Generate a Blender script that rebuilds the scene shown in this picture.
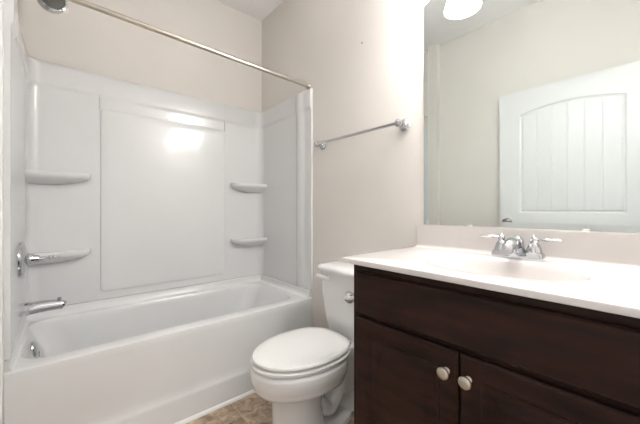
import bpy, bmesh, math, random
from mathutils import Vector, Matrix
random.seed(4)
for o in list(bpy.data.objects):
    bpy.data.objects.remove(o, do_unlink=True)
S = bpy.context.scene
C = S.collection
PI = math.pi

# ------------------------------------------------------------------ camera, world, light, exposure
YAW = math.radians(40.605)
H = 1.093
cam_d = bpy.data.cameras.new('camera')
cam_d.sensor_width = 36.0
cam_d.lens = 298.087 / 640 * 36.0
cam_d.shift_y = -2.56 / 640
cam_d.clip_start = 0.02
cam = bpy.data.objects.new('camera', cam_d)
C.objects.link(cam)
cam.location = (0, 0, H)
cam.rotation_euler = (PI / 2, 0, -YAW)
S.camera = cam

W = bpy.data.worlds.new('world')
S.world = W
W.use_nodes = True
W.node_tree.nodes['Background'].inputs['Color'].default_value = (1.0, 0.985, 0.97, 1)
W.node_tree.nodes['Background'].inputs['Strength'].default_value = 0.6

def area(name, loc, rot, sx, sy, power, col=(1, 1, 1)):
    d = bpy.data.lights.new(name, 'AREA')
    d.shape = 'RECTANGLE'; d.size = sx; d.size_y = sy; d.energy = power; d.color = col
    o = bpy.data.objects.new(name, d); C.objects.link(o)
    o.location = loc; o.rotation_euler = rot
    return o
# added fill lamp, unseen behind the camera, to brighten the room through the doorway
area('added_fill_light', (0.35, -1.25, 2.55), (math.radians(25), 0, 0), 1.2, .8, 4, (1, 0.99, 0.98))
SHADE_EMIT = 25.0
BULB_EMIT = 30.0

S.view_settings.view_transform = 'Standard'
S.view_settings.look = 'None'
S.view_settings.gamma = 1.0
S.view_settings.use_curve_mapping = False
S.view_settings.exposure = 0.84

# ------------------------------------------------------------------ materials
def nodes_of(name):
    m = bpy.data.materials.new(name); m.use_nodes = True
    nt = m.node_tree
    return m, nt, nt.nodes['Principled BSDF']

def mat(name, col, rough=0.5, metal=0.0, noise=0.0, nscale=20, bump=0.0, bscale=200, spec=0.5, coat=0.0, stretch=None, col2=None):
    m, nt, b = nodes_of(name)
    b.inputs['Base Color'].default_value = (*col, 1)
    b.inputs['Roughness'].default_value = rough
    b.inputs['Metallic'].default_value = metal
    b.inputs['Specular IOR Level'].default_value = spec
    b.inputs['Coat Weight'].default_value = coat
    b.inputs['Coat Roughness'].default_value = 0.08
    tc = nt.nodes.new('ShaderNodeTexCoord')
    mp = nt.nodes.new('ShaderNodeMapping')
    nt.links.new(tc.outputs['Object'], mp.inputs['Vector'])
    if stretch: mp.inputs['Scale'].default_value = stretch
    if noise > 0 or col2:
        n = nt.nodes.new('ShaderNodeTexNoise')
        n.inputs['Scale'].default_value = nscale; n.inputs['Detail'].default_value = 6
        nt.links.new(mp.outputs['Vector'], n.inputs['Vector'])
        r = nt.nodes.new('ShaderNodeValToRGB')
        a = [c * (1 - noise) for c in col]
        d = col2 if col2 else [min(1, c * (1 + noise)) for c in col]
        r.color_ramp.elements[0].color = (*a, 1); r.color_ramp.elements[0].position = .3
        r.color_ramp.elements[1].color = (*d, 1); r.color_ramp.elements[1].position = .7
        nt.links.new(n.outputs['Fac'], r.inputs['Fac'])
        nt.links.new(r.outputs['Color'], b.inputs['Base Color'])
    if bump > 0:
        n2 = nt.nodes.new('ShaderNodeTexNoise')
        n2.inputs['Scale'].default_value = bscale; n2.inputs['Detail'].default_value = 3
        nt.links.new(mp.outputs['Vector'], n2.inputs['Vector'])
        bp = nt.nodes.new('ShaderNodeBump')
        bp.inputs['Strength'].default_value = bump; bp.inputs['Distance'].default_value = 0.002
        nt.links.new(n2.outputs['Fac'], bp.inputs['Height'])
        nt.links.new(bp.outputs['Normal'], b.inputs['Normal'])
    return m

def emit(name, col, strength):
    m, nt, b = nodes_of(name)
    b.inputs['Base Color'].default_value = (.9, .9, .88, 1)
    b.inputs['Roughness'].default_value = .35
    b.inputs['Emission Color'].default_value = (*col, 1)
    b.inputs['Emission Strength'].default_value = strength
    return m

M = {}
M['wall'] = mat('beige wall paint', (.745, .71, .675), .75, noise=.012, nscale=3, bump=.10, bscale=260, spec=.3)
M['ceiling'] = mat('ceiling paint', (.90, .89, .88), .85, noise=.01, nscale=4, bump=.15, bscale=160, spec=.2)
M['white_trim'] = mat('white trim paint', (.84, .835, .82), .35, noise=.006, nscale=6)
M['door'] = mat('white door paint', (.75, .755, .755), .35, noise=.006, nscale=4)
M['acrylic'] = mat('white acrylic', (.745, .75, .755), .26, noise=.006, nscale=2.5, bump=.015, bscale=7, coat=.35)
M['porcelain'] = mat('white porcelain', (.82, .815, .815), .10, noise=.006, nscale=4, coat=.5)
M['seat'] = mat('white seat plastic', (.80, .795, .785), .22, noise=.006, nscale=4)
M['marble'] = mat('cultured marble', (.645, .612, .598), .22, noise=.015, nscale=3.5, coat=.1)
M['chrome'] = mat('chrome', (.56, .57, .59), .06, 1.0, noise=.01, nscale=12)
M['nickel'] = mat('brushed nickel', (.54, .50, .44), .28, 1.0, noise=.03, nscale=60)
M['dark_nickel'] = mat('aged nickel', (.26, .24, .22), .25, 1.0, noise=.05, nscale=40)
M['dark_nozzle'] = mat('dark rubber nozzle face', (.10, .10, .09), .55, noise=.2, nscale=160, bump=.6, bscale=260)
M['dark_gap'] = mat('dark recess', (.015, .014, .013), .7, noise=.1, nscale=30)
M['caulk'] = mat('grey caulk line', (.42, .40, .37), .6, noise=.05, nscale=30)
M['clip'] = mat('clear plastic clip', (.82, .82, .80), .2, noise=.01, nscale=30)
M['paper'] = mat('painted screw head', (.33, .29, .25), .6, noise=.05, nscale=90)
M['shade'] = emit('opal glass shade', (1.0, .988, .970), SHADE_EMIT)
M['bulb'] = emit('lit bulb', (1.0, .965, .92), BULB_EMIT)
M['espresso'] = mat('espresso stained wood', (.009, .0048, .0038), .33, bump=.06, bscale=30, stretch=(6, 1, 6), nscale=5, col2=(.036, .0145, .010), coat=.0, spec=.16)

def mirror_mat():
    m, nt, b = nodes_of('mirror silver')
    b.inputs['Base Color'].default_value = (.745, .79, .785, 1)
    b.inputs['Metallic'].default_value = 1; b.inputs['Roughness'].default_value = 0.0
    return m
M['mirror'] = mirror_mat()

def floor_mat():
    m, nt, b = nodes_of('brown stone tile')
    N = nt.nodes.new; L = nt.links.new
    tc = N('ShaderNodeTexCoord'); mp = N('ShaderNodeMapping')
    mp.inputs['Location'].default_value = (-.714 + .305 * 20, -1.4645 + .305 * 20, 0)
    L(tc.outputs['Object'], mp.inputs['Vector'])
    br = N('ShaderNodeTexBrick')
    br.offset = 0; br.squash = 1
    br.inputs['Scale'].default_value = 1
    br.inputs['Brick Width'].default_value = .305; br.inputs['Row Height'].default_value = .305
    br.inputs['Mortar Size'].default_value = .0035; br.inputs['Mortar Smooth'].default_value = .3
    br.inputs['Color1'].default_value = (.36, .265, .19, 1); br.inputs['Color2'].default_value = (.56, .45, .345, 1)
    br.inputs['Mortar'].default_value = (.62, .54, .46, 1)
    L(mp.outputs['Vector'], br.inputs['Vector'])
    n = N('ShaderNodeTexNoise'); n.inputs['Scale'].default_value = 17; n.inputs['Detail'].default_value = 9
    n.inputs['Roughness'].default_value = .65; n.inputs['Distortion'].default_value = .9
    L(mp.outputs['Vector'], n.inputs['Vector'])
    r = N('ShaderNodeValToRGB')
    r.color_ramp.elements[0].position = .32; r.color_ramp.elements[0].color = (.36, .31, .28, 1)
    r.color_ramp.elements[1].position = .68; r.color_ramp.elements[1].color = (1.6, 1.56, 1.5, 1)
    L(n.outputs['Fac'], r.inputs['Fac'])
    mx = N('ShaderNodeMix'); mx.data_type = 'RGBA'; mx.blend_type = 'MULTIPLY'
    mx.inputs['Factor'].default_value = .85
    L(br.outputs['Color'], mx.inputs['A']); L(r.outputs['Color'], mx.inputs['B'])
    L(mx.outputs['Result'], b.inputs['Base Color'])
    b.inputs['Roughness'].default_value = .42
    bp = N('ShaderNodeBump'); bp.inputs['Strength'].default_value = .25; bp.inputs['Distance'].default_value = .003
    L(n.outputs['Fac'], bp.inputs['Height']); L(bp.outputs['Normal'], b.inputs['Normal'])
    return m
M['floor'] = floor_mat()

# ------------------------------------------------------------------ mesh helpers
def box(bm, x0, x1, y0, y1, z0, z1):
    v = [bm.verts.new(p) for p in ((x0, y0, z0), (x1, y0, z0), (x1, y1, z0), (x0, y1, z0),
                                   (x0, y0, z1), (x1, y0, z1), (x1, y1, z1), (x0, y1, z1))]
    for f in ((0, 3, 2, 1), (4, 5, 6, 7), (0, 1, 5, 4), (1, 2, 6, 5), (2, 3, 7, 6), (3, 0, 4, 7)):
        bm.faces.new([v[i] for i in f])

def loft(bm, rings, cap0=True, cap1=True, closed=True):
    R = [[bm.verts.new(p) for p in r] for r in rings]
    n = len(R[0])
    for a, b in zip(R, R[1:]):
        for i in range(n if closed else n - 1):
            j = (i + 1) % n
            bm.faces.new((a[i], a[j], b[j], b[i]))
    if cap0: bm.faces.new(R[0][::-1])
    if cap1: bm.faces.new(R[-1])
    return R

def frame(d):
    d = Vector(d).normalized()
    u = d.cross(Vector((0, 0, 1)))
    if u.length < 1e-4: u = Vector((1, 0, 0))
    u.normalize()
    return d, u, d.cross(u).normalized()

def lathe(bm, base, axis, prof, n=32, sx=1, sy=1):
    """prof: (radius, distance along the axis)"""
    d, u, w = frame(axis); b = Vector(base)
    rings = []
    for r, t in prof:
        r = max(r, 1e-4)
        rings.append([b + d * t + u * (r * sx * math.cos(2 * PI * i / n)) + w * (r * sy * math.sin(2 * PI * i / n)) for i in range(n)])
    loft(bm, rings)

def smooth_path(pts, k=8):
    P = [Vector(p) for p in pts]; out = []
    for i in range(len(P) - 1):
        a = P[max(0, i - 1)]; b = P[i]; c = P[i + 1]; d = P[min(len(P) - 1, i + 2)]
        for s in range(k):
            t = s / k
            out.append(.5 * ((2 * b) + (c - a) * t + (2 * a - 5 * b + 4 * c - d) * t * t + (3 * b - a - 3 * c + d) * t ** 3))
    out.append(P[-1])
    return out

def tube(bm, pts, rad, n=16, sx=1, sy=1):
    """rad: a number or one per point"""
    P = [Vector(p) for p in pts]
    if not isinstance(rad, (list, tuple)): rad = [rad] * len(P)
    rings = []; pu = None
    for i, p in enumerate(P):
        d = (P[min(i + 1, len(P) - 1)] - P[max(i - 1, 0)]).normalized()
        if pu is None: _, u, _ = frame(d)
        else:
            u = (pu - d * pu.dot(d)).normalized()
        w = d.cross(u); pu = u
        rings.append([p + u * (rad[i] * sx * math.cos(2 * PI * k / n)) + w * (rad[i] * sy * math.sin(2 * PI * k / n)) for k in range(n)])
    loft(bm, rings)

def ramp(a, n):
    """spread radii a over n points"""
    out = []
    for i in range(n):
        t = i / (n - 1) * (len(a) - 1); k = min(int(t), len(a) - 2)
        out.append(a[k] + (a[k + 1] - a[k]) * (t - k))
    return out

def rr(x0, x1, y0, y1, r, z, n=8):
    """rounded rectangle ring"""
    out = []
    for cx, cy, a0 in ((x1 - r, y1 - r, 0), (x0 + r, y1 - r, PI / 2), (x0 + r, y0 + r, PI), (x1 - r, y0 + r, 1.5 * PI)):
        for i in range(n + 1):
            a = a0 + PI / 2 * i / n
            out.append((cx + r * math.cos(a), cy + r * math.sin(a), z))
    return out

def obj(name, bm, m, parent=None, smooth=40, bevel=0, seg=3):
    bmesh.ops.remove_doubles(bm, verts=bm.verts, dist=1e-6)
    bmesh.ops.recalc_face_normals(bm, faces=bm.faces)
    me = bpy.data.meshes.new(name)
    bm.to_mesh(me); bm.free()
    if smooth:
        me.polygons.foreach_set('use_smooth', [True] * len(me.polygons))
        me.set_sharp_from_angle(angle=math.radians(smooth))
    me.materials.append(M[m])
    o = bpy.data.objects.new(name, me); C.objects.link(o)
    if bevel:
        md = o.modifiers.new('bevel', 'BEVEL'); md.width = bevel; md.segments = seg
        md.limit_method = 'ANGLE'; md.angle_limit = math.radians(40); md.harden_normals = True
    if parent:
        o.parent = parent
        o.matrix_parent_inverse = Matrix.Translation(-Vector(root_loc(parent)))
    return o

def root_loc(p):
    # parts keep their mesh coordinates in the room; only an Empty carries an offset
    return p.location if p.type == 'EMPTY' else (0, 0, 0)

def B(): return bmesh.new()

def tag(o, label, cat, group=None):
    o['label'] = label; o['category'] = cat
    if group: o['group'] = group
    return o

def thing(name, loc, label, cat, group=None):
    o = bpy.data.objects.new(name, None); C.objects.link(o)
    o.location = loc; o.empty_display_size = .05
    return tag(o, label, cat, group)

def struct(name, bm, m, parent=None, **k):
    o = obj(name, bm, m, parent, **k)
    if not parent: o['kind'] = 'structure'
    return o

# ------------------------------------------------------------------ room shell
XW = 1.318      # wall with the mirror and the towel bar
XL = -0.178     # wall with the faucet
XB = -0.242     # the same wall beside the door, further back
YB = 2.324      # wall behind the tub
YN = -0.115     # near wall with the doorway
ZC = 2.748
YT = 1.614      # tub front

bm = B(); box(bm, XL - .16, XW + .1, -1.7, YB + .1, -.08, 0); struct('floor', bm, 'floor', smooth=0)
bm = B(); box(bm, XL - .16, XW + .1, -1.7, YB + .1, ZC, ZC + .08); struct('ceiling', bm, 'ceiling', smooth=0)
bm = B(); box(bm, XW, XW + .1, YN - .1, YB, 0, ZC); struct('wall_right', bm, 'wall', smooth=0)
bm = B(); box(bm, XL - .16, XW + .1, YB, YB + .1, 0, ZC); struct('wall_back', bm, 'wall', smooth=0)
bm = B(); box(bm, XL - .16, XB, YN - .1, YB, 0, ZC); box(bm, XB, XL, 1.49, YB, 0, ZC); struct('wall_left', bm, 'wall', smooth=0)
bm = B()
box(bm, .74, XW, YN - .1, YN, 0, ZC)
box(bm, XB, .74, YN - .1, YN, 2.06, ZC)
struct('wall_front', bm, 'wall', smooth=0)
bm = B(); box(bm, .715, .74, YN - .1, YN, 0, 2.06); box(bm, XB, .74, YN - .1, YN, 2.045, 2.06)
struct('trim_1', bm, 'white_trim', bevel=.002)
# quarter round at the foot of the tub
bm = B()
rings = []
for x in (XL + .002, XW - .014):
    rings.append([(x, YT, 0), (x, YT, .017)] + [(x, YT - .014 * math.sin(a), .003 + .014 * math.cos(a)) for a in (.4, .8, 1.2, PI / 2)] + [(x, YT - .014, 0)])
loft(bm, rings)
struct('trim_2', bm, 'white_trim')
bm = B(); box(bm, XW - .012, XW, .80, YT, 0, .075); box(bm, XW - .007, XW, .80, YT, .075, .088)
struct('baseboard_right', bm, 'white_trim', bevel=.003)

bm = B(); box(bm, XL - .001, XL + .006, 1.578, YT - .001, 0, ZC - .002); struct('trim_3', bm, 'white_trim', bevel=.002)
# ------------------------------------------------------------------ bathtub
X0, X1 = XL + .005, XW - .002
tub = thing('bathtub', ((X0 + X1) / 2, 1.96, 0), 'white acrylic alcove bathtub with smooth apron, under the shower surround', 'bathtub')
bm = B()
def ring(z, yf, ix=0.0, iy=0.0, r=.003):
    return rr(X0 + ix, X1 - ix, yf, YB - .003 - iy, r, z)
prof = [(0, YT), (.126, YT), (.134, YT + .001), (.142, YT + .004), (.155, YT + .009), (.18, YT + .011), (.25, YT + .007), (.33, YT + .0035), (.40, YT + .0015),
        (.44, YT + .0005), (.468, YT), (.474, YT + .0015), (.4772, YT + .005), (.478, YT + .010)]
rings = [ring(z, y) for z, y in prof]
bx0, bx1, by0, by1 = -.138, 1.225, YT + .078, YB - .060     # basin mouth
def basin(z, l, r, f, b, rad): return rr(bx0 + l, bx1 - r, by0 + f, by1 - b, rad, z)
rings += [basin(.478, -.012, -.012, -.012, -.012, .11), basin(.4765, -.004, -.004, -.004, -.004, .105), basin(.470, 0, .002, 0, 0, .10), basin(.455, .004, .012, .006, .004, .10),
          basin(.40, .030, .038, .014, .010, .105), basin(.35, .052, .06, .02, .015, .11), basin(.22, .075, .14, .032, .028, .12), basin(.13, .10, .21, .05, .045, .13),
          basin(.10, .12, .26, .08, .07, .12), basin(.09, .14, .32, .12, .12, .09)]
loft(bm, rings)
# raised deck edge that meets the wall panels on three sides
dp = [(.0, .478), (.0, .526), (.012, .526), (.018, .522), (.022, .505), (.028, .490), (.040, .480), (.052, .477)]
rings = []
for d, z in dp:
    rings.append([(X1 - d, YT + .012, z), (X1 - d, YB - .003 - d, z), (X0 + d * .55, YB - .003 - d, z), (X0 + d * .55, YT + .012, z)])
loft(bm, rings, False, False, closed=False)
for k in (0, 3):
    bm.faces.new([bm.verts.new(r[k]) for r in rings])
shell = obj('tub_shell', bm, 'acrylic', tub, smooth=32)
bm = B()
lathe(bm, (-.114, 1.965, .422), (1, -.1, .20), [(.001, 0), (.040, 0), (.042, .004), (.039, .012), (.030, .018), (.012, .020), (.001, .020)], sx=.9, sy=1.05)
box(bm, -.097, -.089, 1.958, 1.972, .388, .412)
obj('overflow_plate', bm, 'chrome', tub)
bm = B(); lathe(bm, (.12, 1.975, .088), (0, 0, 1), [(.001, 0), (.03, 0), (.03, .005), (.024, .007), (.02, .004), (.001, .004)])
obj('drain', bm, 'chrome', tub)

# ------------------------------------------------------------------ tub surround
sur = thing('tub_surround', (XW - .02, 2.0, .53), 'glossy white three-sided shower wall panel surround with corner shelves above tub', 'shower surround')
ZS0, ZS1 = .529, 1.94
def plan(th, bump, z, rc=.055):
    """inner outline of the wall panels, from the right front edge round to the left front edge"""
    pts = []
    xr, xl, yb = XW - th, XL + .004 + th, YB - th
    def col(y):
        if y < 1.69 or y > 1.80: return 0
        t = (y - 1.69) / .11
        return bump * math.sin(PI * min(1, t * 1.0)) ** 1.3
    def flat(y):
        return .0055 * max(0, min(1, (1.775 - y) / .025))
    ys = [YT + .002, YT + .03, YT + .06] + [1.69 + .11 * i / 14 for i in range(15)] + [1.9, 2.05, 2.18]
    for y in ys: pts.append((xr - col(y), y, z))
    for i in range(11):
        a = PI / 2 * i / 10
        pts.append((xr - rc + rc * math.cos(a), yb - rc + rc * math.sin(a), z))
    for x in (1.0, .7, .4, .15): pts.append((x, yb, z))
    for i in range(11):
        a = PI / 2 + PI / 2 * i / 10
        pts.append((xl + rc + rc * math.cos(a), yb - rc + rc * math.sin(a), z))
    for y in ys[::-1]: pts.append((xl + flat(y) * min(1, bump / .010), y, z))
    return pts
bm = B()
lv = [(ZS0, .004, 0), (ZS0, .012, .012), (ZS0 + .02, .013, .016), (1.785, .013, .016), (1.795, .014, .016), (1.806, .021, .014),
      (1.82, .022, .013), (1.915, .022, .012), (1.931, .020, .010), (1.938, .015, .006), (ZS1, .008, 0), (ZS1, .002, 0)]
loft(bm, [plan(t, b, z) for z, t, b in lv], False, False, closed=False)
# front edges towards the room
for s in (0, -1):
    pts = [plan(t, b, z)[s] for z, t, b in lv]
    w = XW - .0005 if s == 0 else XL + .0005
    bm.faces.new([bm.verts.new(p) for p in pts + [(w, pts[-1][1], ZS1), (w, pts[0][1], ZS0)]])
obj('wall_panel', bm, 'acrylic', sur, smooth=35)
# raised middle panel on the long wall
bm = B()
yb = YB - .013
rings = []
for d, t in ((0, .001), (.001, -.003), (.004, -.006), (.010, -.0075), (.05, -.0075)):
    rings.append([(p[0], yb + t, p[1]) for p in [(q[0], q[1]) for q in rr(.169 + d, .974 - d, .575 + d, 1.725 - d, .022, 0)]])
loft(bm, rings, False, True)
obj('middle_panel', bm, 'acrylic', sur, smooth=60)
for x in (.169, .974):       # seam ribs that run from the middle panel up to the top edge
    bm = B(); box(bm, x - .0015, x + .0015, YB - .0232, YB - .010, 1.72, 1.932)
    obj('seam_rib', bm, 'acrylic', sur, smooth=0)
bm = B()
loft(bm, [plan(t, 0, z) for z, t in ((.5262, .002), (.5262, .0105), (.5290, .0105))], False, False, closed=False)
obj('caulk_joint', bm, 'caulk', sur)
def shelf(side, zt):
    """side -1: at the faucet end, 1: at the other end"""
    bm = B()
    L, D = .285, .088
    c = ((XL + .016) if side < 0 else (XW - .012), YB - .012)
    def outline(sl, sd, z):
        l, d = L * sl, D * sd
        pts = [(0, 0)]
        pts += [(l, 0), (l, .018)]
        for i in range(9):
            a = PI / 2 * i / 8
            pts.append((l - .055 * sl + .055 * sl * math.cos(a), d - min(.06, d * .7) + min(.06, d * .7) * math.sin(a)))
        pts += [(l * .5, d), (l * .25, d + .004), (l * .1, d + .008), (0, d + .012)]
        return [(c[0] - side * x, c[1] - y, z) for x, y in pts]
    loft(bm, [outline(.985, .93, zt - .004), outline(.985, .93, zt), outline(.99, .965, zt + .002), outline(1, 1, zt - .004), outline(1.0, 1.0, zt - .016), outline(.99, .97, zt - .024),
              outline(.93, .85, zt - .036), outline(.80, .62, zt - .050), outline(.62, .38, zt - .062), outline(.45, .15, zt - .070)])
    obj('corner_shelf', bm, 'acrylic', sur, smooth=50)
for side in (-1, 1):
    for zt in (1.304, .852): shelf(side, zt)

# ------------------------------------------------------------------ plumbing fittings at the tub
YF = 1.97
XS = XL + .017
sp = thing('tub_spout', (XS, YF, .62), 'chrome tub spout with diverter knob on wall above bathtub', 'spout')
bm = B()
lathe(bm, (XS + .0003, YF, .622), (1, 0, 0), [(.001, 0), (.030, 0), (.031, .006), (.031, .034), (.027, .038), (.001, .038)], sx=.95)
obj('collar', bm, 'chrome', sp)
bm = B()
P = smooth_path([(XS + .034, YF, .622), (XS + .075, YF, .624), (XS + .120, YF, .623), (XS + .147, YF, .620), (XS + .160, YF, .612)], 6)
tube(bm, P, ramp([.029, .028, .025, .023, .020], len(P)), 24)
obj('spout_body', bm, 'chrome', sp)
bm = B(); lathe(bm, (XS + .142, YF, .634), (0, 0, 1), [(.001, 0), (.005, 0), (.005, .014), (.008, .016), (.008, .022), (.001, .024)], 16)
obj('diverter_knob', bm, 'chrome', sp)

va = thing('shower_valve', (XS, YF, .856), 'round chrome shower valve plate with lever handle above tub spout', 'shower valve')
bm = B(); lathe(bm, (XS + .0003, YF, .856), (1, 0, 0), [(.001, 0), (.084, 0), (.086, .004), (.083, .012), (.072, .020), (.050, .026), (.034, .029), (.030, .034), (.001, .034)], 48)
obj('escutcheon', bm, 'chrome', va)
bm = B(); lathe(bm, (XS + .018, YF, .856), (1, 0, .0), [(.001, 0), (.026, 0), (.027, .01), (.024, .03), (.020, .036), (.020, .046), (.016, .052), (.001, .054)], 32)
obj('handle_hub', bm, 'chrome', va)
bm = B()
P = smooth_path([(XS + .055, YF - .004, .856), (XS + .085, YF - .012, .858), (XS + .115, YF - .018, .862), (XS + .128, YF - .022, .866)], 6)
tube(bm, P, ramp([.014, .008, .011, .006, .010, .006, .009, .003], len(P)), 16)
obj('lever', bm, 'chrome', va)

sh = thing('overhead_shower', (XS, YF, 2.2), 'chrome shower head with dark nozzle face high above bathtub', 'shower head')
bm = B(); lathe(bm, (XL, YF, 2.20), (1, 0, 0), [(.001, 0), (.03, 0), (.03, .004), (.016, .012), (.001, .013)], 24)
obj('wall_flange', bm, 'chrome', sh)
ax = Vector((.17, -.93, -.06)).normalized()
fc = Vector((-.043, 1.93, 2.112))            # middle of the spray face
hd = fc - ax * .062
bm = B(); P = smooth_path([(XL + .005, YF, 2.20), (XL + .035, YF + .01, 2.200), (XL + .075, YF + .03, 2.165), tuple(hd - ax * .016)], 6); tube(bm, P, .0105, 16)
obj('shower_arm', bm, 'chrome', sh)
bm = B(); lathe(bm, hd, ax, [(.001, -.02), (.014, -.02), (.018, -.014), (.018, -.004), (.026, .002), (.046, .010), (.055, .018), (.0575, .028), (.058, .058), (.056, .063), (.050, .065), (.0465, .063), (.045, .060), (.001, .060)], 40)
obj('bell', bm, 'chrome', sh)
d, u, w = frame(ax)
bm = B(); q = fc
lathe(bm, q - d * .003, ax, [(.001, 0), (.0455, 0), (.0455, .004), (.040, .006), (.001, .007)], 32)
for rr_, k in ((.013, 8), (.025, 14), (.036, 20)):
    for i in range(k):
        a = 2 * PI * i / k
        lathe(bm, q + u * rr_ * math.cos(a) + w * rr_ * math.sin(a) + d * .003, ax, [(.0022, 0), (.0016, .004)], 6)
obj('nozzle_face', bm, 'dark_nozzle', sh)

rod = thing('shower_curtain_rod', (XW, 1.654, 1.956), 'straight bare nickel shower curtain rod across the tub opening', 'curtain rod')
za, zb = 1.996, 1.964
bm = B(); tube(bm, [(XL + .004, 1.654, za), (XW - .004, 1.654, zb)], .0125, 24)
obj('rod', bm, 'nickel', rod)
for x, z, s in ((XL, za, 1), (XW, zb, -1)):
    bm = B(); lathe(bm, (x, 1.654, z), (s, 0, 0), [(.001, 0), (.0215, 0), (.0222, .004), (.021, .010), (.016, .022), (.001, .023)], 32)
    obj('end_flange', bm, 'nickel', rod)

# ------------------------------------------------------------------ towel bar, screw
tb = thing('towel_bar', (XW, 1.2, 1.52), 'empty chrome towel bar on beige wall above toilet', 'towel bar')
for y in (.872, 1.505):
    bm = B(); lathe(bm, (XW, y, 1.523), (-1, 0, 0), [(.001, 0), (.031, 0), (.033, .004), (.030, .010), (.024, .013), (.018, .02), (.014, .034), (.016, .042), (.020, .050), (.0195, .064), (.012, .072), (.001, .074)], 32)
    obj('post', bm, 'chrome', tb)
bm = B(); tube(bm, [(XW - .058, .872, 1.523), (XW - .058, 1.505, 1.523)], .0085, 20)
obj('bar', bm, 'chrome', tb)
bm = B(); lathe(bm, (XW, 1.161, 2.065), (-1, 0, 0), [(.001, 0), (.006, 0), (.006, .001), (.003, .003), (.001, .003)], 12)
tag(obj('wall_screw', bm, 'paper'), 'tiny screw head in bare wall high above towel bar', 'screw')

# ------------------------------------------------------------------ toilet
CY = 1.160
to = thing('toilet', (1.0, CY, 0), 'white two-piece toilet with closed lid between bathtub and vanity', 'toilet')
def egg(z, xc, fr, bk, hw, n=48, e=1.0, eb=.75):
    out = []
    for i in range(n):
        t = 2 * PI * i / n; c, s = math.cos(t), math.sin(t)
        if c >= 0: out.append((xc - fr * c ** e, CY + hw * s, z))
        else: out.append((xc + bk * (-c) ** eb, CY + hw * (abs(s) ** .85) * (1 if s >= 0 else -1), z))
    return out
bm = B()
loft(bm, [egg(0, .93, .215, .27, .110), egg(.022, .93, .213, .268, .108), egg(.030, .92, .195, .20, .104), egg(.06, .87, .150, .12, .097), egg(.15, .865, .145, .10, .094), egg(.225, .865, .150, .11, .099),
          egg(.248, .87, .165, .13, .112), egg(.256, .89, .190, .16, .135), egg(.264, .89, .218, .18, .158), egg(.282, .89, .250, .19, .182), egg(.302, .89, .262, .195, .190), egg(.308, .89, .262, .195, .190), egg(.314, .89, .266, .2, .194), egg(.345, .89, .273, .2, .199), egg(.368, .89, .273, .2, .199),
          egg(.38, .89, .270, .2, .196), egg(.387, .89, .258, .196, .186)])
# deck that carries the tank
rings = [rr(1.04, 1.285, CY - .09, CY + .09, .05, .16), rr(1.03, 1.29, CY - .10, CY + .10, .05, .26), rr(1.02, 1.295, CY - .125, CY + .125, .05, .345), rr(1.02, 1.297, CY - .13, CY + .13, .05, .39), rr(1.026, 1.293, CY - .124, CY + .124, .045, .398)]
loft(bm, rings)
# trapway bulging out on both sides
P = smooth_path([(.955, CY, .13), (1.01, CY, .10), (1.06, CY, .145), (1.09, CY, .23), (1.15, CY, .26), (1.19, CY, .16), (1.19, CY, .02)], 8)
tube(bm, P, ramp([.055, .062, .062, .062, .062, .06, .06], len(P)), 24, sx=1.45, sy=.8)
obj('bowl', bm, 'porcelain', to, smooth=50)
bm = B()
loft(bm, [egg(.385, .89, .236, .20, .168), egg(.3905, .89, .240, .205, .172), egg(.391, .89, .266, .225, .192), egg(.397, .89, .270, .227, .195), egg(.405, .89, .269, .227, .194), egg(.409, .89, .258, .206, .182)])
obj('seat', bm, 'seat', to, smooth=50)
bm = B()
loft(bm, [egg(.408, .89, .232, .195, .164), egg(.4145, .89, .236, .20, .168), egg(.4150, .89, .256, .228, .185), egg(.420, .89, .261, .233, .189), egg(.428, .89, .260, .232, .187), egg(.433, .89, .249, .223, .178), egg(.435, .89, .21, .19, .15), egg(.4355, .89, .1, .08, .07)])
obj('seat_lid', bm, 'seat', to, smooth=50)
for s in (-1, 1):
    bm = B(); lathe(bm, (1.112, CY + s * .078 - .02, .4005), (0, 1, 0), [(.001, 0), (.011, 0), (.013, .003), (.013, .037), (.011, .04), (.001, .04)], 20)
    obj('hinge', bm, 'seat', to)
    bm = B(); lathe(bm, (1.0, CY + s * .092, .024), (0, 0, 1), [(.015, 0), (.015, .008), (.011, .016), (.001, .019)], 20)
    obj('bolt_cap', bm, 'seat', to)
bm = B()
TH = .172
loft(bm, [rr(1.155, 1.295, CY - .125, CY + .125, .04, .3985), rr(1.150, 1.298, CY - .138, CY + .138, .045, .410), rr(1.140, 1.30, CY - .155, CY + .155, .045, .50), rr(1.128, 1.302, CY - .165, CY + .165, .045, .62), rr(1.122, 1.303, CY - TH, CY + TH, .045, .738)])
obj('tank', bm, 'porcelain', to, smooth=50)
bm = B()
loft(bm, [rr(1.118, 1.305, CY - .176, CY + .176, .045, .739), rr(1.106, 1.308, CY - .184, CY + .184, .05, .743), rr(1.104, 1.309, CY - .186, CY + .186, .05, .758), rr(1.108, 1.308, CY - .182, CY + .182, .05, .770), rr(1.122, 1.303, CY - .168, CY + .168, .05, .779), rr(1.15, 1.29, CY - .13, CY + .13, .05, .783)])
obj('tank_lid', bm, 'porcelain', to, smooth=60)
bm = B()
lathe(bm, (1.128, CY + .075, .708), (-1, 0, 0), [(.001, 0), (.013, 0), (.014, .004), (.010, .012), (.009, .022), (.001, .024)], 20)
P = smooth_path([(1.108, CY + .072, .708), (1.104, CY + .095, .710), (1.102, CY + .125, .711), (1.104, CY + .15, .710)], 5)
tube(bm, P, ramp([.009, .011, .013, .014], len(P)), 14, sx=.7, sy=1.0)
lathe(bm, P[-1], (0, 1, 0), [(.012, 0), (.009, .004), (.001, .006)], 14)
obj('flush_lever', bm, 'seat', to)

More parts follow.
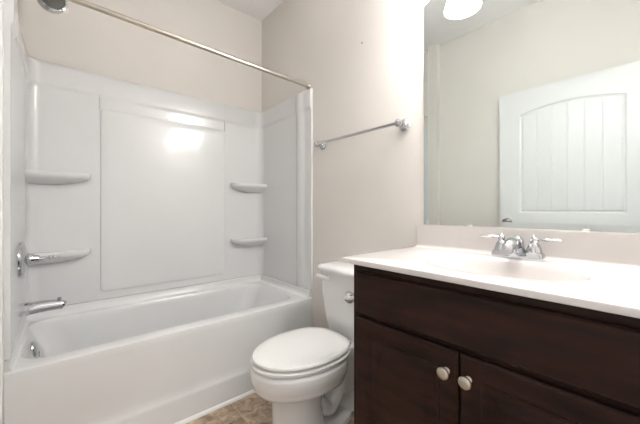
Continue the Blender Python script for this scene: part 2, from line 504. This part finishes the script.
# ------------------------------------------------------------------ vanity cabinet
YV0, YV1 = -.035, .760
XF = .817       # face frame
XD = .798       # faces of the doors and the drawer front
vc = thing('vanity_cabinet', (1.05, .36, 0), 'dark espresso wood vanity cabinet with two panel doors under white countertop', 'vanity cabinet')
bm = B()
box(bm, XF, XW - .003, YV1 - .016, YV1, .0, .896)
box(bm, XF, XW - .003, YV0, YV0 + .016, .0, .896)
box(bm, XF + .019, XW - .003, YV0 + .016, YV1 - .016, .10, .116)
box(bm, XW - .010, XW - .003, YV0 + .016, YV1 - .016, .116, .896)
box(bm, XF + .06, XF + .075, YV0 + .016, YV1 - .016, 0, .10)
# face frame
box(bm, XF, XF + .019, YV0 + .016, YV1 - .016, .855, .896)
box(bm, XF, XF + .019, YV0 + .016, YV1 - .016, .69, .745)
box(bm, XF, XF + .019, YV0 + .016, YV1 - .016, .10, .14)
box(bm, XF, XF + .019, YV1 - .05, YV1 - .016, .14, .69); box(bm, XF, XF + .019, YV1 - .05, YV1 - .016, .745, .855)
box(bm, XF, XF + .019, YV0 + .016, YV0 + .05, .14, .69); box(bm, XF, XF + .019, YV0 + .016, YV0 + .05, .745, .855)
box(bm, XF, XF + .019, .343, .383, .14, .69)
obj('carcass', bm, 'espresso', vc, smooth=0, bevel=.0015)
def slab_ring(y0, y1, z0, z1, x): return [(x, y0, z0), (x, y1, z0), (x, y1, z1), (x, y0, z1)]
bm = B()
y0, y1, z0, z1 = -.006, .734, .7235, .870
loft(bm, [slab_ring(y0, y1, z0, z1, XF - .0005), slab_ring(y0, y1, z0, z1, XD + .006), slab_ring(y0 + .005, y1 - .005, z0 + .005, z1 - .005, XD)])
obj('drawer_front', bm, 'espresso', vc, smooth=0, bevel=.0012)
for y0, y1, ky in ((.3665, .734, .3955), (-.006, .3615, .3375)):
    bm = B(); z0, z1 = .125, .709
    I = lambda d, x: slab_ring(y0 + d, y1 - d, z0 + d, z1 - d, x)
    loft(bm, [I(0, XF - .0005), I(0, XD + .006), I(.005, XD), I(.052, XD), I(.056, XD + .004), I(.060, XD + .0045), I(.062, XD + .0075), I(.070, XD + .0075), I(.098, XD + .003), I(.104, XD + .0025)])
    dr = obj('cabinet_door', bm, 'espresso', vc, smooth=0, bevel=.0008)
    bm = B(); lathe(bm, (XD, ky, .650), (-1, 0, 0), [(.001, 0), (.0095, 0), (.0098, .002), (.0065, .005), (.006, .012), (.009, .016), (.0155, .019), (.0165, .022), (.0160, .0255), (.013, .028), (.007, .0295), (.001, .030)], 32)
    obj('knob', bm, 'nickel', dr)

# ------------------------------------------------------------------ countertop with its bowl
YC0, YC1 = -.075, .794
XC0 = .783
ZK = .915
vt = thing('countertop', (1.05, .36, ZK), 'off-white cultured marble countertop with integral oval sink on dark vanity', 'countertop')
sc = (1.035, .352); A_, B_ = .222, .155
angs = [2 * PI * i / 72 for i in range(72)]
for cx, cy in ((XC0, YC0), (XC0, YC1), (XW - .002, YC0), (XW - .002, YC1)):
    angs.append(math.atan2(cy - sc[1], cx - sc[0]) % (2 * PI))
angs = sorted(angs)
def rect_ring(z, ins):
    x0, x1, y0, y1 = XC0 + ins, XW - .002 - ins, YC0 + ins, YC1 - ins
    out = []
    for a in angs:
        c, s = math.cos(a), math.sin(a); t = 1e9
        if c > 1e-9: t = min(t, (x1 - sc[0]) / c)
        if c < -1e-9: t = min(t, (x0 - sc[0]) / c)
        if s > 1e-9: t = min(t, (y1 - sc[1]) / s)
        if s < -1e-9: t = min(t, (y0 - sc[1]) / s)
        out.append((sc[0] + c * t, sc[1] + s * t, z))
    return out
def oval(z, k, off=0.0):
    out = []
    for a in angs:
        c, s = math.cos(a), math.sin(a)
        r = 1 / math.sqrt((c / B_) ** 2 + (s / A_) ** 2) * k + off
        out.append((sc[0] + c * r, sc[1] + s * r, z))
    return out
bm = B()
loft(bm, [oval(.757, .12), oval(.760, .45), oval(.775, .72), oval(.82, .93), oval(.897, 1.06), rect_ring(.897, .0015), rect_ring(.899, 0), rect_ring(ZK - .005, 0), rect_ring(ZK - .0015, .0015), rect_ring(ZK, .005),
          oval(ZK, 1.035), oval(ZK - .0010, 1.012), oval(ZK - .004, .99), oval(ZK - .010, .968), oval(ZK - .020, .94), oval(.878, .895), oval(.84, .81), oval(.80, .66), oval(.778, .42), oval(.77, .15)])
# cove where the splash meets the top
rings = []
for y in (YC0 + .001, YC1 - .001):
    rings.append([(XW - .015, y, ZK + .012)] + [(XW - .021 - .012 + .012 * math.cos(a), y, ZK + .012 - .012 * math.sin(a)) for a in (0, .4, .8, 1.2, PI / 2)] + [(XW - .015, y, ZK - .002)])
loft(bm, rings)
obj('top_slab', bm, 'marble', vt, smooth=30)
bm = B(); box(bm, XW - .021, XW - .002, YC0, YC1 - .0, ZK - .001, 1.020)
obj('backsplash', bm, 'marble', vt, smooth=40, bevel=.002)
bm = B(); lathe(bm, (sc[0], sc[1], .768), (0, 0, 1), [(.001, 0), (.022, 0), (.022, .005), (.017, .006), (.014, .004), (.001, .005)], 24)
obj('sink_drain', bm, 'chrome', vt)

# ------------------------------------------------------------------ faucet
FX, FY = 1.245, .354
fa = thing('sink_faucet', (FX, FY, ZK), 'chrome two-handle sink faucet on white countertop before mirror', 'faucet')
bm = B()
loft(bm, [rr(FX - .026, FX + .026, FY - .080, FY + .080, .012, ZK + .0005), rr(FX - .027, FX + .027, FY - .081, FY + .081, .012, ZK + .004), rr(FX - .025, FX + .025, FY - .079, FY + .079, .012, ZK + .022), rr(FX - .022, FX + .022, FY - .076, FY + .076, .012, ZK + .027)])
obj('base_plate', bm, 'chrome', fa)
for s in (-1, 1):
    y = FY + s * .051
    bm = B(); lathe(bm, (FX, y, ZK + .024), (0, 0, 1), [(.001, 0), (.024, 0), (.025, .003), (.023, .012), (.018, .028), (.013, .036), (.011, .038), (.012, .042), (.013, .048), (.010, .055), (.005, .059), (.006, .062), (.001, .066)], 28)
    h = obj('handle', bm, 'chrome', fa)
    bm = B(); P = smooth_path([(FX, y, ZK + .071), (FX - .002, y + s * .02, ZK + .076), (FX - .004, y + s * .045, ZK + .074), (FX - .006, y + s * .076, ZK + .076)], 6)
    tube(bm, P, ramp([.006, .0045, .0065, .0095, .009, .003], len(P)), 14, sx=1.2, sy=.7)
    obj('lever', bm, 'chrome', h)
bm = B()
lathe(bm, (FX, FY, ZK + .024), (0, 0, 1), [(.001, 0), (.026, 0), (.026, .004), (.022, .02), (.020, .034), (.017, .048), (.010, .056), (.001, .058)], 28)
P = smooth_path([(FX, FY, ZK + .045), (FX - .03, FY, ZK + .060), (FX - .065, FY, ZK + .062), (FX - .095, FY, ZK + .050), (FX - .108, FY, ZK + .033)], 8)
tube(bm, P, ramp([.019, .021, .020, .018, .016], len(P)), 20)
obj('spout', bm, 'chrome', fa)
bm = B(); lathe(bm, (FX + .018, FY, ZK + .02), (0, 0, 1), [(.002, 0), (.002, .05), (.005, .053), (.006, .058), (.004, .063), (.001, .064)], 14)
obj('lift_rod', bm, 'chrome', fa)

# ------------------------------------------------------------------ paper holder on the cabinet side
ph = thing('toilet_paper_holder', (.90, YV1, .745), 'empty chrome toilet paper holder on dark cabinet side facing toilet', 'paper holder')
for x in (.855, .985):
    bm = B(); lathe(bm, (x, YV1, .745), (0, 1, 0), [(.001, 0), (.022, 0), (.023, .004), (.018, .009), (.011, .014), (.010, .034), (.016, .042), (.022, .050), (.0235, .060), (.022, .070), (.015, .077), (.001, .079)], 28)
    obj('post', bm, 'chrome', ph)
bm = B(); tube(bm, [(.862, YV1 + .060, .745), (.978, YV1 + .060, .745)], .008, 16)
obj('roller', bm, 'chrome', ph)

# ------------------------------------------------------------------ mirror
MY0, MY1, MZ0, MZ1 = -.055, .764, 1.0215, 2.118
mi = thing('wall_mirror', (XW, .354, MZ0), 'large frameless wall mirror with clipped upper corners over the vanity', 'mirror')
def mring(d, x):
    c = .048
    y0, y1, z0, z1 = MY0 + d, MY1 - d, MZ0 + d, MZ1 - d
    pts = [(y0, z0), (y1, z0), (y1, z1 - c)]
    for i in range(7):      # scooped corner
        a = PI / 2 * i / 6
        pts.append((y1 - c + (c * (1 - .75 * math.sin(a) - .25 * (i / 6))), z1 - c + c * (1 - .75 * math.cos(a) - .25 * (1 - i / 6))))
    pts.append((y1 - c, z1))
    for i in range(7):
        a = PI / 2 * (6 - i) / 6
        pts.append((y0 + c - (c * (1 - .75 * math.sin(a) - .25 * ((6 - i) / 6))), z1 - c + c * (1 - .75 * math.cos(a) - .25 * (1 - (6 - i) / 6))))
    pts.append((y0, z1 - c))
    return [(x, p[0], p[1]) for p in pts]
bm = B()
loft(bm, [mring(0, XW - .0005), mring(0, XW - .0045), mring(.022, XW - .0055)])
obj('glass', bm, 'mirror', mi, smooth=0)
for y in (.548, .176):
    bm = B(); box(bm, XW - .010, XW - .001, y - .009, y + .009, 1.0205, 1.0275)
    obj('clip', bm, 'clip', mi, bevel=.0015)

# ------------------------------------------------------------------ vanity light above the mirror
vl = thing('vanity_light', (XW, .354, 2.22), 'three-shade vanity light fixture on wall above mirror', 'light fixture')
bm = B(); loft(bm, [[(XW - t, p[0], p[1]) for p in [(q[0], q[1]) for q in rr(.03 + i, .678 - i, 2.18 + i, 2.28 - i, .03, 0)]] for t, i in ((0.0005, 0), (.012, 0), (.02, .006), (.024, .015))])
obj('backplate', bm, 'nickel', vl)
for y in (.633, .354, .075):
    bm = B(); P = smooth_path([(XW - .02, y, 2.23), (XW - .07, y, 2.26), (XW - .11, y, 2.25), (XW - .125, y, 2.215)], 6); tube(bm, P, .007, 14)
    lathe(bm, (XW - .125, y, 2.222), (0, 0, -1), [(.001, 0), (.020, 0), (.026, .008), (.028, .03), (.001, .031)], 24)
    obj('arm', bm, 'nickel', vl)
    bm = B()
    lathe(bm, (XW - .125, y, 2.195), (0, 0, -1), [(.024, 0), (.030, .004), (.045, .03), (.058, .075), (.074, .125), (.080, .150), (.077, .150), (.071, .125), (.055, .075), (.042, .032), (.026, .010)], 36)
    s_ = obj('shade', bm, 'shade', vl)
    bm = B(); lathe(bm, (XW - .125, y, 2.188), (0, 0, -1), [(.012, 0), (.013, .02), (.022, .045), (.028, .07), (.025, .088), (.014, .1), (.001, .104)], 20)
    obj('bulb', bm, 'bulb', s_)

# ------------------------------------------------------------------ door, opened flat along the left wall
DX = -.172
DY0, DY1 = .0285, .927
DZ1 = 2.0475
bm = B()
NA = 25
def arch(y0, y1, z0, zs, zp):
    """outline counter-clockwise from the lower corner: a straight foot and a curved head"""
    pts = [(y0, z0), ((y0 + y1) / 2, z0), (y1, z0), (y1, (z0 + zs) / 2)]
    for i in range(NA):
        t = i / (NA - 1)
        pts.append((y1 + (y0 - y1) * t, zs + (zp - zs) * (1 - (2 * t - 1) ** 2)))
    pts.append((y0, (z0 + zs) / 2))
    return pts
def rect_like(y0, y1, z0, z1):
    pts = [(y0, z0), ((y0 + y1) / 2, z0), (y1, z0), (y1, (z0 + z1) / 2)]
    for i in range(NA):
        t = i / (NA - 1); pts.append((y1 + (y0 - y1) * t, z1))
    pts.append((y0, (z0 + z1) / 2))
    return pts
def X_(pts, x): return [(x, p[0], p[1]) for p in pts]
PY0, PY1 = .169, .787
ZMID = .93
def panel_rings(z0, zs, zp):
    def g(d, dx): return X_(arch(PY0 + d, PY1 - d, z0 + d, zs - d * .9, zp - d), DX + dx)
    return [g(0, 0), g(.006, -.001), g(.012, -.006), g(.020, -.0075), g(.026, -.004)]
def face(zlo, zhi, z0, zs, zp):
    loft(bm, [X_(rect_like(DY0, DY1, zlo, zhi), DX)] + panel_rings(z0, zs, zp), False, True)
face(ZMID, DZ1, 1.0615, 1.861, 1.907)
face(.01, ZMID, .24, .80, .80)
# back and edges
v = [bm.verts.new(p) for p in ((DX, DY0, .01), (DX, DY1, .01), (DX, DY1, DZ1), (DX, DY0, DZ1), (DX - .035, DY0, .01), (DX - .035, DY1, .01), (DX - .035, DY1, DZ1), (DX - .035, DY0, DZ1))]
for f in ((4, 5, 6, 7), (0, 1, 5, 4), (1, 2, 6, 5), (2, 3, 7, 6), (3, 0, 4, 7)): bm.faces.new([v[i] for i in f])
door = obj('door_1', bm, 'door', smooth=20)
door['kind'] = 'structure'
def planks(z0, zs, zp, n=6):
    bm = B()
    y0, y1 = PY0 + .027, PY1 - .027
    def top(y):
        t = (y - y0) / (y1 - y0)
        return zs - .025 + (zp - zs) * (1 - (2 * t - 1) ** 2)
    w = (y1 - y0) / n
    for i in range(n):
        a, b = y0 + i * w + .0014, y0 + (i + 1) * w - .0014
        def pl(d, x):
            A, Bq = a + d, b - d
            ps = [(A, z0 + .028), (Bq, z0 + .028)] + [(Bq + (A - Bq) * k / 6, top(Bq + (A - Bq) * k / 6) - .004) for k in range(7)]
            return [(x, p[0], p[1]) for p in ps]
        loft(bm, [pl(0, DX - .0045), pl(0, DX - .0030), pl(.003, DX - .0015)])
    return bm
obj('plank_panel', planks(1.0615, 1.861, 1.907), 'door', door, smooth=0)
obj('plank_panel', planks(.24, .80, .80), 'door', door, smooth=0)
bm = B(); lathe(bm, (DX - .0005, .866, .990), (1, 0, 0), [(.001, 0), (.032, 0), (.033, .003), (.028, .009), (.013, .013), (.011, .026), (.018, .034), (.026, .043), (.028, .053), (.024, .062), (.012, .067), (.001, .068)], 32)
obj('door_knob', bm, 'dark_nickel', door)
for z in (.25, 1.05, 1.85):
    bm = B(); tube(bm, [(DX + .004, DY0 - .004, z - .045), (DX + .004, DY0 - .004, z + .045)], .005, 10)
    obj('hinge', bm, 'nickel', door)
